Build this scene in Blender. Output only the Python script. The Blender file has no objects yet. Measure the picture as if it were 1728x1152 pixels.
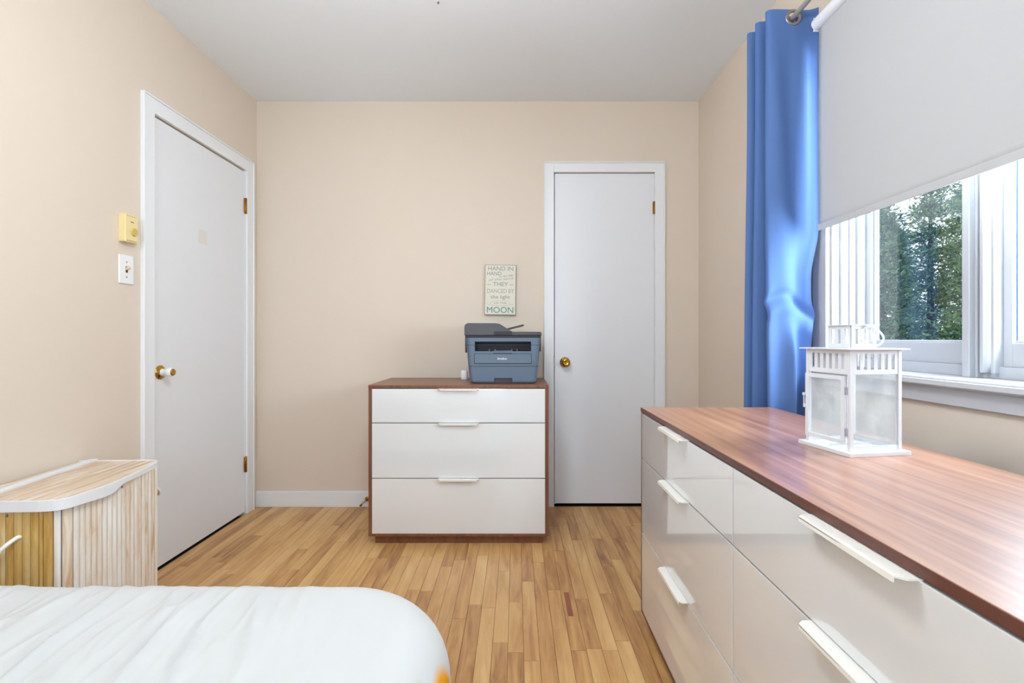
import bpy, bmesh, math, random
from mathutils import Vector, Matrix, noise

random.seed(11)
S = bpy.context.scene
C = S.collection
PI = math.pi

# ------------------------------------------------------------------ camera, world, lights, exposure
CAM_Z = 1.018
F = 820.0
cd = bpy.data.cameras.new('camera'); cam = bpy.data.objects.new('camera', cd); C.objects.link(cam)
cd.sensor_width = 36.0; cd.lens = F * 36.0 / 1728.0
cd.shift_x = -7.0 / 1728.0; cd.shift_y = -7.0 / 1728.0
cd.clip_start = 0.02
cam.location = (0, 0, CAM_Z); cam.rotation_euler = (PI / 2, 0, 0)
S.camera = cam

w = bpy.data.worlds.new('overcast_sky'); S.world = w; w.use_nodes = True
bg = w.node_tree.nodes['Background']
bg.inputs[0].default_value = (0.86, 0.93, 1.0, 1); bg.inputs[1].default_value = 1.2

def area(name, loc, rot, sx, sy, power, col):
    l = bpy.data.lights.new(name, 'AREA'); l.shape = 'RECTANGLE'; l.size = sx; l.size_y = sy
    l.energy = power; l.color = col
    o = bpy.data.objects.new(name, l); C.objects.link(o); o.location = loc; o.rotation_euler = rot
    return o
# daylight at the window (outside the pane)
area('window_daylight', (1.46, 0.78, 1.45), (0, PI / 2, math.radians(-10)), 1.00, 1.10, 78.0, (0.84, 0.93, 1.0))
area('rear_fill', (-0.45, -1.36, 1.50), (PI / 2, 0, 0), 1.25, 1.05, 22.0, (0.84, 0.93, 1.0))  # fill light from behind the camera, outside the added rear window
FILL_STRENGTH = 24.0  # glow of the added ceiling globe that fills the room

vs = S.view_settings
vs.view_transform = 'Standard'; vs.look = 'None'; vs.gamma = 1.0; vs.use_curve_mapping = False
vs.exposure = 0.74

# ------------------------------------------------------------------ room measures (metres)
YB, XL, XR, ZC, YF = 2.93, -1.564, 1.10, 2.44, -1.20

# ------------------------------------------------------------------ material helpers
def srgb(r, g, b):
    f = lambda c: (c / 255 / 12.92) if c / 255 <= 0.04045 else ((c / 255 + 0.055) / 1.055) ** 2.4
    return (f(r), f(g), f(b), 1.0)

def mat(name, col, rough=0.5, metal=0.0, spec=0.5, coat=0.0, bump=None, var=0.0, trans=0.0):
    m = bpy.data.materials.new(name); m.use_nodes = True
    nt = m.node_tree; b = nt.nodes['Principled BSDF']
    b.inputs['Base Color'].default_value = col; b.inputs['Roughness'].default_value = rough
    b.inputs['Metallic'].default_value = metal; b.inputs['Specular IOR Level'].default_value = spec
    b.inputs['Coat Weight'].default_value = coat; b.inputs['Coat Roughness'].default_value = 0.05
    geo = nt.nodes.new('ShaderNodeNewGeometry')
    if var > 0:
        n = nt.nodes.new('ShaderNodeTexNoise'); n.inputs['Scale'].default_value = 2.3; n.inputs['Detail'].default_value = 3
        nt.links.new(geo.outputs['Position'], n.inputs['Vector'])
        mx = nt.nodes.new('ShaderNodeMix'); mx.data_type = 'RGBA'
        mx.inputs[6].default_value = tuple(c * (1 - var) for c in col[:3]) + (1,)
        mx.inputs[7].default_value = tuple(min(1, c * (1 + var)) for c in col[:3]) + (1,)
        nt.links.new(n.outputs['Fac'], mx.inputs[0]); nt.links.new(mx.outputs[2], b.inputs['Base Color'])
    if bump:
        n2 = nt.nodes.new('ShaderNodeTexNoise'); n2.inputs['Scale'].default_value = bump[0]; n2.inputs['Detail'].default_value = 3
        nt.links.new(geo.outputs['Position'], n2.inputs['Vector'])
        bp = nt.nodes.new('ShaderNodeBump'); bp.inputs['Strength'].default_value = bump[1]; bp.inputs['Distance'].default_value = 0.002
        nt.links.new(n2.outputs['Fac'], bp.inputs['Height']); nt.links.new(bp.outputs['Normal'], b.inputs['Normal'])
    if trans > 0:
        out = nt.nodes['Material Output']
        tr = nt.nodes.new('ShaderNodeBsdfTranslucent'); tr.inputs[0].default_value = col
        ms = nt.nodes.new('ShaderNodeMixShader'); ms.inputs[0].default_value = trans
        nt.links.new(b.outputs[0], ms.inputs[1]); nt.links.new(tr.outputs[0], ms.inputs[2]); nt.links.new(ms.outputs[0], out.inputs[0])
    return m

def ramp_node(nt, stops):
    r = nt.nodes.new('ShaderNodeValToRGB')
    while len(r.color_ramp.elements) < len(stops): r.color_ramp.elements.new(0.5)
    for e, (p, c) in zip(r.color_ramp.elements, stops): e.position = p; e.color = c
    return r

def wood(name, stops, axis, stretch, scale, rough, coat=0.0, per='none', spread=0.35, bump=0.1, object_space=False, spec=0.5):
    """grain stretched along one axis; per = 'object' or 'island' gives each piece its own tone"""
    m = bpy.data.materials.new(name); m.use_nodes = True
    nt = m.node_tree; b = nt.nodes['Principled BSDF']; L = nt.links.new
    geo = nt.nodes.new('ShaderNodeNewGeometry')
    if object_space:
        tc = nt.nodes.new('ShaderNodeTexCoord'); vec = tc.outputs['Object']
    else: vec = geo.outputs['Position']
    mp = nt.nodes.new('ShaderNodeMapping'); sc = [scale] * 3; sc[axis] = scale / stretch; mp.inputs['Scale'].default_value = sc
    rnd = None
    if per == 'object': rnd = nt.nodes.new('ShaderNodeObjectInfo').outputs['Random']
    if per == 'island': rnd = geo.outputs['Random Per Island']
    if rnd is not None:
        ml = nt.nodes.new('ShaderNodeVectorMath'); ml.operation = 'SCALE'; ml.inputs[0].default_value = (7.1, 13.3, 5.7); L(rnd, ml.inputs['Scale'])
        ad = nt.nodes.new('ShaderNodeVectorMath'); ad.operation = 'ADD'; L(vec, ad.inputs[0]); L(ml.outputs[0], ad.inputs[1]); vec = ad.outputs[0]
    L(vec, mp.inputs['Vector'])
    n = nt.nodes.new('ShaderNodeTexNoise'); n.inputs['Scale'].default_value = 1.0; n.inputs['Detail'].default_value = 6; n.inputs['Roughness'].default_value = 0.6; n.inputs['Distortion'].default_value = 0.6
    L(mp.outputs[0], n.inputs['Vector'])
    val = n.outputs['Fac']
    if rnd is not None:
        a = nt.nodes.new('ShaderNodeMath'); a.operation = 'MULTIPLY_ADD'; a.inputs[1].default_value = spread; a.inputs[2].default_value = -spread / 2
        L(rnd, a.inputs[0])
        s = nt.nodes.new('ShaderNodeMath'); s.operation = 'ADD'; L(a.outputs[0], s.inputs[0]); L(val, s.inputs[1]); val = s.outputs[0]
    r = ramp_node(nt, stops); L(val, r.inputs[0]); L(r.outputs[0], b.inputs['Base Color'])
    b.inputs['Roughness'].default_value = rough; b.inputs['Coat Weight'].default_value = coat; b.inputs['Coat Roughness'].default_value = 0.22
    b.inputs['Specular IOR Level'].default_value = spec
    if bump:
        bp = nt.nodes.new('ShaderNodeBump'); bp.inputs['Strength'].default_value = bump; bp.inputs['Distance'].default_value = 0.001
        L(n.outputs['Fac'], bp.inputs['Height']); L(bp.outputs['Normal'], b.inputs['Normal'])
    return m

def glass_mat(name, tint, gloss=0.08, dust=0.0):
    m = bpy.data.materials.new(name); m.use_nodes = True
    nt = m.node_tree; nt.nodes.remove(nt.nodes['Principled BSDF']); out = nt.nodes['Material Output']; L = nt.links.new
    t = nt.nodes.new('ShaderNodeBsdfTransparent'); t.inputs[0].default_value = tint
    g = nt.nodes.new('ShaderNodeBsdfGlossy'); g.inputs['Roughness'].default_value = 0.02
    ms = nt.nodes.new('ShaderNodeMixShader'); ms.inputs[0].default_value = gloss
    L(t.outputs[0], ms.inputs[1]); L(g.outputs[0], ms.inputs[2]); last = ms
    if dust > 0:
        d = nt.nodes.new('ShaderNodeBsdfDiffuse'); d.inputs[0].default_value = (0.9, 0.93, 0.95, 1)
        geo = nt.nodes.new('ShaderNodeNewGeometry'); n = nt.nodes.new('ShaderNodeTexNoise'); n.inputs['Scale'].default_value = 25
        L(geo.outputs['Position'], n.inputs['Vector'])
        mm = nt.nodes.new('ShaderNodeMath'); mm.operation = 'MULTIPLY'; mm.inputs[1].default_value = dust * 2; L(n.outputs['Fac'], mm.inputs[0])
        m2 = nt.nodes.new('ShaderNodeMixShader'); L(mm.outputs[0], m2.inputs[0]); L(ms.outputs[0], m2.inputs[1]); L(d.outputs[0], m2.inputs[2]); last = m2
    L(last.outputs[0], out.inputs[0])
    return m

def emit_mat(name, col, s):
    m = bpy.data.materials.new(name); m.use_nodes = True
    b = m.node_tree.nodes['Principled BSDF']; b.inputs['Base Color'].default_value = (0.9, 0.9, 0.9, 1)
    b.inputs['Emission Color'].default_value = col; b.inputs['Emission Strength'].default_value = s
    return m

M = {}
M['wall'] = mat('beige_wall_paint', srgb(224, 209, 193), 0.75, bump=(260, 0.12), var=0.012, spec=0.25)
M['ceiling'] = mat('white_ceiling_paint', srgb(236, 239, 243), 0.9, spec=0.1)
M['trim'] = mat('white_trim_paint', srgb(236, 237, 239), 0.35, spec=0.4)
M['door'] = mat('white_door_paint', srgb(232, 233, 236), 0.4, spec=0.4, bump=(35, 0.05))
M['vinyl'] = mat('white_window_vinyl', srgb(186, 188, 193), 0.4, spec=0.3)
M['window_trim'] = mat('white_window_trim_paint', srgb(194, 195, 199), 0.45, spec=0.3)
M['gap'] = mat('dark_gap', srgb(40, 34, 30), 0.9)
M['plank'] = wood('oak_strip_floor', [(0.18, srgb(142, 94, 54)), (0.40, srgb(192, 142, 86)), (0.58, srgb(211, 165, 105)), (0.82, srgb(225, 184, 126))], 1, 9.0, 26.0, 0.38, 0.0, 'object', 0.34, 0.06)
M['plank_far'] = wood('oak_strip_floor_rest', [(0.18, srgb(142, 94, 54)), (0.40, srgb(192, 142, 86)), (0.58, srgb(211, 165, 105)), (0.82, srgb(225, 184, 126))], 1, 9.0, 26.0, 0.38, 0.0, 'island', 0.34, 0.06)
M['plank_red'] = wood('reddish_oak_insert', [(0.3, srgb(120, 62, 40)), (0.7, srgb(158, 92, 62))], 1, 9.0, 26.0, 0.4)
VEN = [(0.25, srgb(122, 80, 62)), (0.42, srgb(152, 102, 78)), (0.58, srgb(172, 122, 94)), (0.80, srgb(194, 148, 118))]
VENC = [(0.25, srgb(96, 52, 26)), (0.50, srgb(126, 74, 38)), (0.80, srgb(150, 94, 52))]
M['veneer_x'] = wood('walnut_veneer_lengthwise', VEN, 0, 22.0, 40.0, 0.36, 0.45, bump=0, object_space=True, spec=0.8)
M['veneer_chest'] = wood('walnut_veneer_chest', VENC, 0, 22.0, 40.0, 0.36, 0.2, bump=0, object_space=True)
M['edge'] = wood('dark_walnut_edge', [(0.3, srgb(72, 40, 34)), (0.7, srgb(112, 66, 54))], 0, 14.0, 40.0, 0.35, bump=0.03, object_space=True)
M['edge_chest'] = wood('walnut_edge_chest', [(0.3, srgb(104, 60, 40)), (0.7, srgb(138, 86, 60))], 2, 14.0, 40.0, 0.35, bump=0.03, object_space=True)
M['gloss_white'] = mat('gloss_white_lacquer', srgb(222, 222, 222), 0.03, spec=1.0, coat=1.0)
M['pull'] = mat('cream_white_pull', srgb(240, 236, 228), 0.35)
M['carcass'] = mat('dark_carcass', srgb(46, 28, 26), 0.7)
M['brass'] = mat('brass', srgb(196, 150, 62), 0.22, metal=1.0)
M['old_brass'] = mat('aged_brass', srgb(150, 98, 40), 0.35, metal=1.0)
M['steel'] = mat('brushed_steel', srgb(150, 150, 152), 0.35, metal=1.0)
M['rod'] = mat('grey_rod_metal', srgb(178, 170, 162), 0.35, metal=0.3)
M['bronze'] = mat('brown_latch_metal', srgb(104, 62, 30), 0.5, metal=0.5)
M['white_plastic'] = mat('white_plastic', srgb(240, 240, 242), 0.35)
M['ivory'] = mat('ivory_plastic', srgb(238, 218, 160), 0.4)
M['ivory_dark'] = mat('ivory_dial', srgb(214, 184, 108), 0.4)
M['dark'] = mat('dark_print', srgb(60, 54, 44), 0.7)
M['toggle'] = mat('ivory_toggle', srgb(226, 204, 158), 0.4)
M['tape'] = mat('yellowed_tape', srgb(228, 224, 217), 0.5)
M['printer_grey'] = mat('slate_grey_plastic', srgb(90, 106, 124), 0.42)
M['printer_dark'] = mat('charcoal_plastic', srgb(60, 58, 62), 0.4)
M['printer_hole'] = mat('black_plastic', srgb(26, 28, 38), 0.5)
M['print_white'] = mat('white_print', srgb(245, 245, 245), 0.6)
M['sign'] = mat('cream_sign_board', srgb(226, 220, 204), 0.7, var=0.03)
M['sign_edge'] = mat('brown_sign_edge', srgb(150, 134, 118), 0.7)
M['ink_grey'] = mat('sage_grey_ink', srgb(134, 146, 140), 0.8)
M['ink_tan'] = mat('taupe_ink', srgb(172, 164, 150), 0.8)
M['ink_teal'] = mat('teal_ink', srgb(72, 150, 142), 0.8)
M['lantern'] = mat('white_lantern_metal', srgb(214, 215, 219), 0.45, spec=0.3)
M['lantern_glass'] = glass_mat('dusty_lantern_glass', (0.97, 0.985, 0.99, 1), 0.06, 0.16)
M['hinge_grey'] = mat('grey_hinge_metal', srgb(160, 162, 176), 0.4, metal=0.4)
M['window_glass'] = glass_mat('window_glass', (0.96, 0.985, 1.0, 1), 0.04, 0.0)
M['gasket'] = mat('blue_grey_gasket', srgb(70, 104, 168), 0.5)
M['shade'] = mat('grey_white_shade_fabric', srgb(192, 192, 192), 0.85, spec=0.1, bump=(700, 0.1), trans=0.03)
M['curtain'] = mat('blue_curtain_fabric', srgb(92, 122, 176), 0.8, spec=0.1, bump=(500, 0.1), trans=0.12)
M['bamboo_white'] = wood('whitewashed_bamboo', [(0.28, srgb(206, 172, 136)), (0.42, srgb(228, 212, 192)), (0.6, srgb(236, 230, 222)), (0.8, srgb(242, 240, 236))], 2, 7.0, 42.0, 0.6, 0, 'object', 0.22, 0.05)
M['bamboo_tan'] = wood('tan_bamboo', [(0.25, srgb(176, 132, 62)), (0.45, srgb(206, 164, 88)), (0.65, srgb(218, 184, 120)), (0.82, srgb(226, 212, 180))], 2, 7.0, 42.0, 0.6, 0, 'object', 0.25, 0.05)
M['bamboo_lid'] = wood('whitewashed_bamboo_lid', [(0.28, srgb(196, 164, 132)), (0.45, srgb(214, 188, 160)), (0.62, srgb(228, 214, 198)), (0.8, srgb(238, 232, 224))], 1, 8.0, 46.0, 0.6, 0, 'object', 0.2, 0.05)
M['wash'] = mat('worn_white_paint', srgb(232, 234, 236), 0.6, var=0.05)
M['rope'] = mat('white_rope', srgb(240, 240, 240), 0.8)
M['bark'] = mat('brown_bark', srgb(70, 62, 54), 0.9, bump=(30, 0.5))
M['grass'] = mat('lawn_green', srgb(70, 96, 50), 0.9, var=0.2)
M['mattress'] = mat('mattress_white', srgb(225, 222, 215), 0.9)
M['bedwood'] = mat('bed_wood', srgb(120, 86, 60), 0.5)
M['fill'] = emit_mat('fill_glow', (0.89, 0.95, 1.0, 1), FILL_STRENGTH)  # emissive surface of the added fill globe

def leaf_mat(name, c0, c1):
    m = bpy.data.materials.new(name); m.use_nodes = True
    nt = m.node_tree; b = nt.nodes['Principled BSDF']; L = nt.links.new
    g = nt.nodes.new('ShaderNodeNewGeometry'); r = ramp_node(nt, [(0.1, c0), (0.9, c1)])
    L(g.outputs['Random Per Island'], r.inputs[0]); L(r.outputs[0], b.inputs['Base Color']); b.inputs['Roughness'].default_value = 0.7
    tr = nt.nodes.new('ShaderNodeBsdfTranslucent'); L(r.outputs[0], tr.inputs[0])
    ms = nt.nodes.new('ShaderNodeMixShader'); ms.inputs[0].default_value = 0.3
    L(b.outputs[0], ms.inputs[1]); L(tr.outputs[0], ms.inputs[2]); L(ms.outputs[0], nt.nodes['Material Output'].inputs[0])
    return m
M['leaf'] = leaf_mat('cedar_green', srgb(62, 96, 86), srgb(136, 166, 122))

def duvet_mat():
    m = bpy.data.materials.new('white_duvet_with_flower_print'); m.use_nodes = True
    nt = m.node_tree; b = nt.nodes['Principled BSDF']; L = nt.links.new
    b.inputs['Roughness'].default_value = 0.85; b.inputs['Specular IOR Level'].default_value = 0.15
    geo = nt.nodes.new('ShaderNodeNewGeometry'); prev = None
    base = srgb(196, 196, 194)
    spots = [((-0.084, 0.730, 0.462), 0.066, srgb(222, 150, 30)), ((-0.142, 0.685, 0.515), 0.018, srgb(188, 192, 160)), ((-0.10, 0.45, 0.36), 0.06, srgb(226, 160, 40)), ((-0.3, 0.99, 0.33), 0.06, srgb(226, 160, 40)), ((-0.8, 0.99, 0.3), 0.07, srgb(205, 208, 180))]
    for p, rad, col in spots:
        d = nt.nodes.new('ShaderNodeVectorMath'); d.operation = 'DISTANCE'; d.inputs[1].default_value = p; L(geo.outputs['Position'], d.inputs[0])
        mr = nt.nodes.new('ShaderNodeMapRange'); mr.inputs[1].default_value = rad * 0.75; mr.inputs[2].default_value = rad; mr.inputs[3].default_value = 1; mr.inputs[4].default_value = 0
        L(d.outputs['Value'], mr.inputs[0])
        mx = nt.nodes.new('ShaderNodeMix'); mx.data_type = 'RGBA'; mx.inputs[6].default_value = base; mx.inputs[7].default_value = col
        L(mr.outputs[0], mx.inputs[0])
        if prev: L(prev.outputs[2], mx.inputs[6])
        prev = mx
    L(prev.outputs[2], b.inputs['Base Color'])
    n2 = nt.nodes.new('ShaderNodeTexNoise'); n2.inputs['Scale'].default_value = 900; L(geo.outputs['Position'], n2.inputs['Vector'])
    bp = nt.nodes.new('ShaderNodeBump'); bp.inputs['Strength'].default_value = 0.08; bp.inputs['Distance'].default_value = 0.001
    L(n2.outputs['Fac'], bp.inputs['Height']); L(bp.outputs['Normal'], b.inputs['Normal'])
    return m
M['duvet'] = duvet_mat()

# ------------------------------------------------------------------ geometry helpers
def box(bm, x0, x1, y0, y1, z0, z1):
    vs_ = [bm.verts.new(p) for p in ((x0, y0, z0), (x1, y0, z0), (x1, y1, z0), (x0, y1, z0), (x0, y0, z1), (x1, y0, z1), (x1, y1, z1), (x0, y1, z1))]
    for f in ((3, 2, 1, 0), (4, 5, 6, 7), (0, 1, 5, 4), (1, 2, 6, 5), (2, 3, 7, 6), (3, 0, 4, 7)):
        bm.faces.new([vs_[i] for i in f])

def obj(name, bm, m, parent=None, bevel=0.0, smooth=False, seg=2):
    me = bpy.data.meshes.new(name)
    if isinstance(bm, bmesh.types.BMesh):
        bm.normal_update()
        bmesh.ops.recalc_face_normals(bm, faces=bm.faces)
        if smooth:
            for f in bm.faces: f.smooth = True
        bm.to_mesh(me); bm.free()
    else:
        me.from_pydata(bm[0], [], bm[1])
        if smooth:
            for p in me.polygons: p.use_smooth = True
    me.materials.append(M[m] if isinstance(m, str) else m)
    o = bpy.data.objects.new(name, me); C.objects.link(o)
    if parent: o.parent = parent
    if bevel > 0:
        md = o.modifiers.new('bevel', 'BEVEL'); md.width = bevel; md.segments = seg; md.limit_method = 'ANGLE'; md.angle_limit = math.radians(40)
    return o

def boxes(name, lst, m, parent=None, bevel=0.0):
    bm = bmesh.new()
    for b in lst: box(bm, *b)
    return obj(name, bm, m, parent, bevel)

def lathe(name, prof, m, parent=None, axis='z', n=32, loc=(0, 0, 0), smooth=True):
    """prof: list of (radius, height along axis)"""
    bm = bmesh.new(); rings = []
    for r, h in prof:
        ring = []
        for i in range(n):
            a = 2 * PI * i / n; c, s = r * math.cos(a), r * math.sin(a)
            p = {'z': (c, s, h), 'y': (c, h, s), 'x': (h, c, s)}[axis]
            ring.append(bm.verts.new(p))
        rings.append(ring)
    for a, b in zip(rings, rings[1:]):
        for i in range(n): bm.faces.new((a[i], a[(i + 1) % n], b[(i + 1) % n], b[i]))
    bm.faces.new(rings[0]); bm.faces.new(rings[-1])
    bmesh.ops.remove_doubles(bm, verts=bm.verts, dist=1e-6)
    o = obj(name, bm, m, parent, smooth=smooth)
    o.location = loc
    if smooth:
        md = o.modifiers.new('split', 'EDGE_SPLIT'); md.split_angle = math.radians(40)
    return o

def tube(name, pts, r, m, parent=None, n=10):
    pts = [Vector(p) for p in pts]; V = []; Fc = []
    up = Vector((0, 0, 1)); prev = None
    for i, p in enumerate(pts):
        t = (pts[min(i + 1, len(pts) - 1)] - pts[max(i - 1, 0)]).normalized()
        if prev is None:
            a = up if abs(t.dot(up)) < 0.9 else Vector((1, 0, 0)); nrm = t.cross(a).normalized()
        else: nrm = (prev - t * prev.dot(t)).normalized()
        prev = nrm; bn = t.cross(nrm)
        rr = r[i] if isinstance(r, (list, tuple)) else r
        for k in range(n):
            a = 2 * PI * k / n; V.append(p + (nrm * math.cos(a) + bn * math.sin(a)) * rr)
    for i in range(len(pts) - 1):
        for k in range(n):
            Fc.append((i * n + k, i * n + (k + 1) % n, (i + 1) * n + (k + 1) % n, (i + 1) * n + k))
    Fc.append(tuple(range(n))); Fc.append(tuple((len(pts) - 1) * n + k for k in range(n)))
    bm = bmesh.new(); bv = [bm.verts.new(v) for v in V]
    for f in Fc: bm.faces.new([bv[i] for i in f])
    return obj(name, bm, m, parent, smooth=True)

def catmull(pts, n=8):
    P = [Vector(p) for p in pts]; out = []
    for i in range(len(P) - 1):
        p0, p1, p2, p3 = P[max(i - 1, 0)], P[i], P[i + 1], P[min(i + 2, len(P) - 1)]
        for k in range(n):
            t = k / n
            out.append(0.5 * (2 * p1 + (p2 - p0) * t + (2 * p0 - 5 * p1 + 4 * p2 - p3) * t * t + (3 * p1 - p0 - 3 * p2 + p3) * t ** 3))
    out.append(P[-1]); return out

def empty(name, loc, rz=0.0):
    o = bpy.data.objects.new(name, None); C.objects.link(o); o.location = loc; o.rotation_euler = (0, 0, rz); o.empty_display_size = 0.1
    return o

def tag(o, label, cat, group=None, kind=None):
    o['label'] = label; o['category'] = cat
    if group: o['group'] = group
    if kind: o['kind'] = kind
    return o

def struct(o, label=None):
    o['kind'] = 'structure'
    if label: o['label'] = label
    return o

def apply_mods(o):
    dg = bpy.context.evaluated_depsgraph_get(); me = bpy.data.meshes.new_from_object(o.evaluated_get(dg))
    o.modifiers.clear(); o.data = me

def cut(o, cutter):
    md = o.modifiers.new('cut', 'BOOLEAN'); md.operation = 'DIFFERENCE'; md.solver = 'EXACT'; md.object = cutter
    bpy.context.view_layer.update(); apply_mods(o); bpy.data.objects.remove(cutter)

def text(name, s, size, m, parent, loc, rot=(PI / 2, 0, 0), sx=1.0, width=None, shear=0.0, ext=0.0004):
    cu = bpy.data.curves.new(name, 'FONT'); cu.body = s; cu.size = size; cu.align_x = 'CENTER'; cu.align_y = 'CENTER'; cu.extrude = ext; cu.shear = shear; cu.resolution_u = 3
    t = bpy.data.objects.new(name, cu); C.objects.link(t); bpy.context.view_layer.update()
    dg = bpy.context.evaluated_depsgraph_get(); me = bpy.data.meshes.new_from_object(t.evaluated_get(dg))
    C.objects.unlink(t); bpy.data.objects.remove(t)
    me.materials.append(M[m])
    o = bpy.data.objects.new(name, me); C.objects.link(o); o.parent = parent; o.location = loc; o.rotation_euler = rot
    if width:
        xs = [v.co.x for v in me.vertices]; sx = width / (max(xs) - min(xs))
    o.scale = (sx, 1, 1)
    return o

# ------------------------------------------------------------------ room shell
T = 0.12
# openings
D1 = (2.090, 2.806, 1.980)     # left door: y0, y1, top
D2 = (0.228, 0.834, 2.010)     # closet door: x0, x1, top
WY0, WY1, WZ0, WZ1 = 0.80, 1.70, 0.905, 2.00

floor = boxes('floor', [(XL - T, XR + T, YF - T, YB + 0.6, -0.10, -0.013)], 'gap'); struct(floor, 'warm honey oak strip floor')
struct(boxes('ceiling', [(XL - T, XR + T, YF - T, YB + T, ZC, ZC + 0.1)], 'ceiling'))
struct(boxes('wall_back', [(XL - T, D2[0], YB, YB + T, -0.013, ZC), (D2[1], XR + T, YB, YB + T, -0.013, ZC), (D2[0], D2[1], YB, YB + T, D2[2], ZC)], 'wall'))
struct(boxes('wall_left', [(XL - T, XL, YF, D1[0], -0.013, ZC), (XL - T, XL, D1[1], YB, -0.013, ZC), (XL - T, XL, D1[0], D1[1], D1[2], ZC)], 'wall'))
struct(boxes('wall_right', [(XR, XR + T, YF, WY0, -0.013, ZC), (XR, XR + T, WY1, YB, -0.013, ZC), (XR, XR + T, WY0, WY1, -0.013, WZ0), (XR, XR + T, WY0, WY1, WZ1, ZC)], 'wall'))
RWX0, RWX1, RWZ0, RWZ1 = -1.10, 0.20, 0.95, 2.05  # opening made for the added rear window and its fill light
struct(boxes('wall_front', [(XL - T, RWX0, YF - T, YF, -0.013, ZC), (RWX1, XR + T, YF - T, YF, -0.013, ZC), (RWX0, RWX1, YF - T, YF, -0.013, RWZ0), (RWX0, RWX1, YF - T, YF, RWZ1, ZC)], 'wall'))
struct(boxes('closet_backing', [(D2[0] - 0.2, D2[1] + 0.2, YB + 0.45, YB + 0.5, -0.013, 2.3), (D2[0] - 0.2, D2[0] - 0.15, YB + T, YB + 0.45, -0.013, 2.3), (D2[1] + 0.15, D2[1] + 0.2, YB + T, YB + 0.45, -0.013, 2.3), (D2[0] - 0.2, D2[1] + 0.2, YB + T, YB + 0.5, 2.3, 2.35)], 'wall'))  # unseen backing added behind the closet door, blocks sky light at its gaps
struct(boxes('hall_backing', [(XL - 0.40, XL - 0.35, D1[0] - 0.2, D1[1] + 0.2, -0.10, 2.3), (XL - 0.40, XL - T, D1[0] - 0.25, D1[0] - 0.2, -0.10, 2.3), (XL - 0.40, XL - T, D1[1] + 0.2, D1[1] + 0.25, -0.10, 2.3), (XL - 0.40, XL - T, D1[0] - 0.25, D1[1] + 0.25, 2.3, 2.35), (XL - 0.40, XL - T, D1[0] - 0.25, D1[1] + 0.25, -0.10, -0.013)], 'wall'))  # likewise added behind the room door against light leaking round it

# floor boards: each board near enough to tell apart is its own part
PW = 0.0516
cache = {}
def plank_mesh(wd, ln):
    k = (round(wd, 4), round(ln, 2))
    if k not in cache:
        bm = bmesh.new(); x, l = wd / 2 - 0.0004, k[1] / 2 - 0.0005; e = 0.0006
        lo = [bm.verts.new(p) for p in ((-x, -l, -0.013), (x, -l, -0.013), (x, l, -0.013), (-x, l, -0.013))]
        mi = [bm.verts.new(p) for p in ((-x, -l, -e), (x, -l, -e), (x, l, -e), (-x, l, -e))]
        hi = [bm.verts.new(p) for p in ((-x + e, -l + e, 0), (x - e, -l + e, 0), (x - e, l - e, 0), (-x + e, l - e, 0))]
        bm.faces.new(hi)
        for i in range(4):
            j = (i + 1) % 4
            bm.faces.new((lo[i], lo[j], mi[j], mi[i])); bm.faces.new((mi[i], mi[j], hi[j], hi[i]))
        me = bpy.data.meshes.new('floor_board'); bm.to_mesh(me); bm.free(); me.materials.append(M['plank']); cache[k] = me
    return cache[k]
rest = bmesh.new(); nb = 0
nrow = int(round((XR - XL) / PW)); PW = (XR - XL) / nrow
for r in range(nrow):
    xc = XL + PW * (r + 0.5); y = YF
    first = True
    while y < YB - 1e-4:
        ln = round(random.choice((0.3, 0.42, 0.5, 0.62, 0.74, 0.86, 1.0)), 2)
        if first: ln = round(random.uniform(0.1, 0.9), 2); first = False
        if y + ln > YB - 0.16: ln = YB - y
        visible = (y + ln > 0.95 and xc < 0.50) or (y + ln > 0.55 and -0.16 < xc < 0.50) or (y + ln > 1.72)
        if visible and nb < 290:
            o = bpy.data.objects.new('floor_board', plank_mesh(PW, ln)); C.objects.link(o); o.parent = floor
            o.location = (xc, y + round(ln, 2) / 2, 0); nb += 1
        else:
            box(rest, xc - PW / 2 + 0.0004, xc + PW / 2 - 0.0004, y + 0.0005, y + ln - 0.0005, -0.013, 0)
        y += ln
ro = obj('floor_boards_rest', rest, 'plank_far', floor); ro['kind'] = 'stuff'
ins = boxes('floor_insert', [(0.190, 0.210, 1.775, 1.94, -0.004, 0.0006)], 'plank_red', floor); ins['label'] = 'short reddish wood insert'

# baseboards
bb = [(XL, D2[0] - 0.065, YB - 0.014, YB, 0, 0.085), (XL, D2[0] - 0.065, YB - 0.010, YB, 0.085, 0.093), (D2[1] + 0.068, XR, YB - 0.014, YB, 0, 0.085), (D2[1] + 0.068, XR, YB - 0.010, YB, 0.085, 0.093)]
struct(boxes('baseboard_back', bb, 'trim', bevel=0.002))
struct(boxes('baseboard_left', [(XL, XL + 0.014, YF, D1[0] - 0.065, 0, 0.093)], 'trim', bevel=0.002))
struct(boxes('baseboard_right', [(XR - 0.014, XR, YF, YB - 0.014, 0, 0.093)], 'trim', bevel=0.002))

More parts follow.
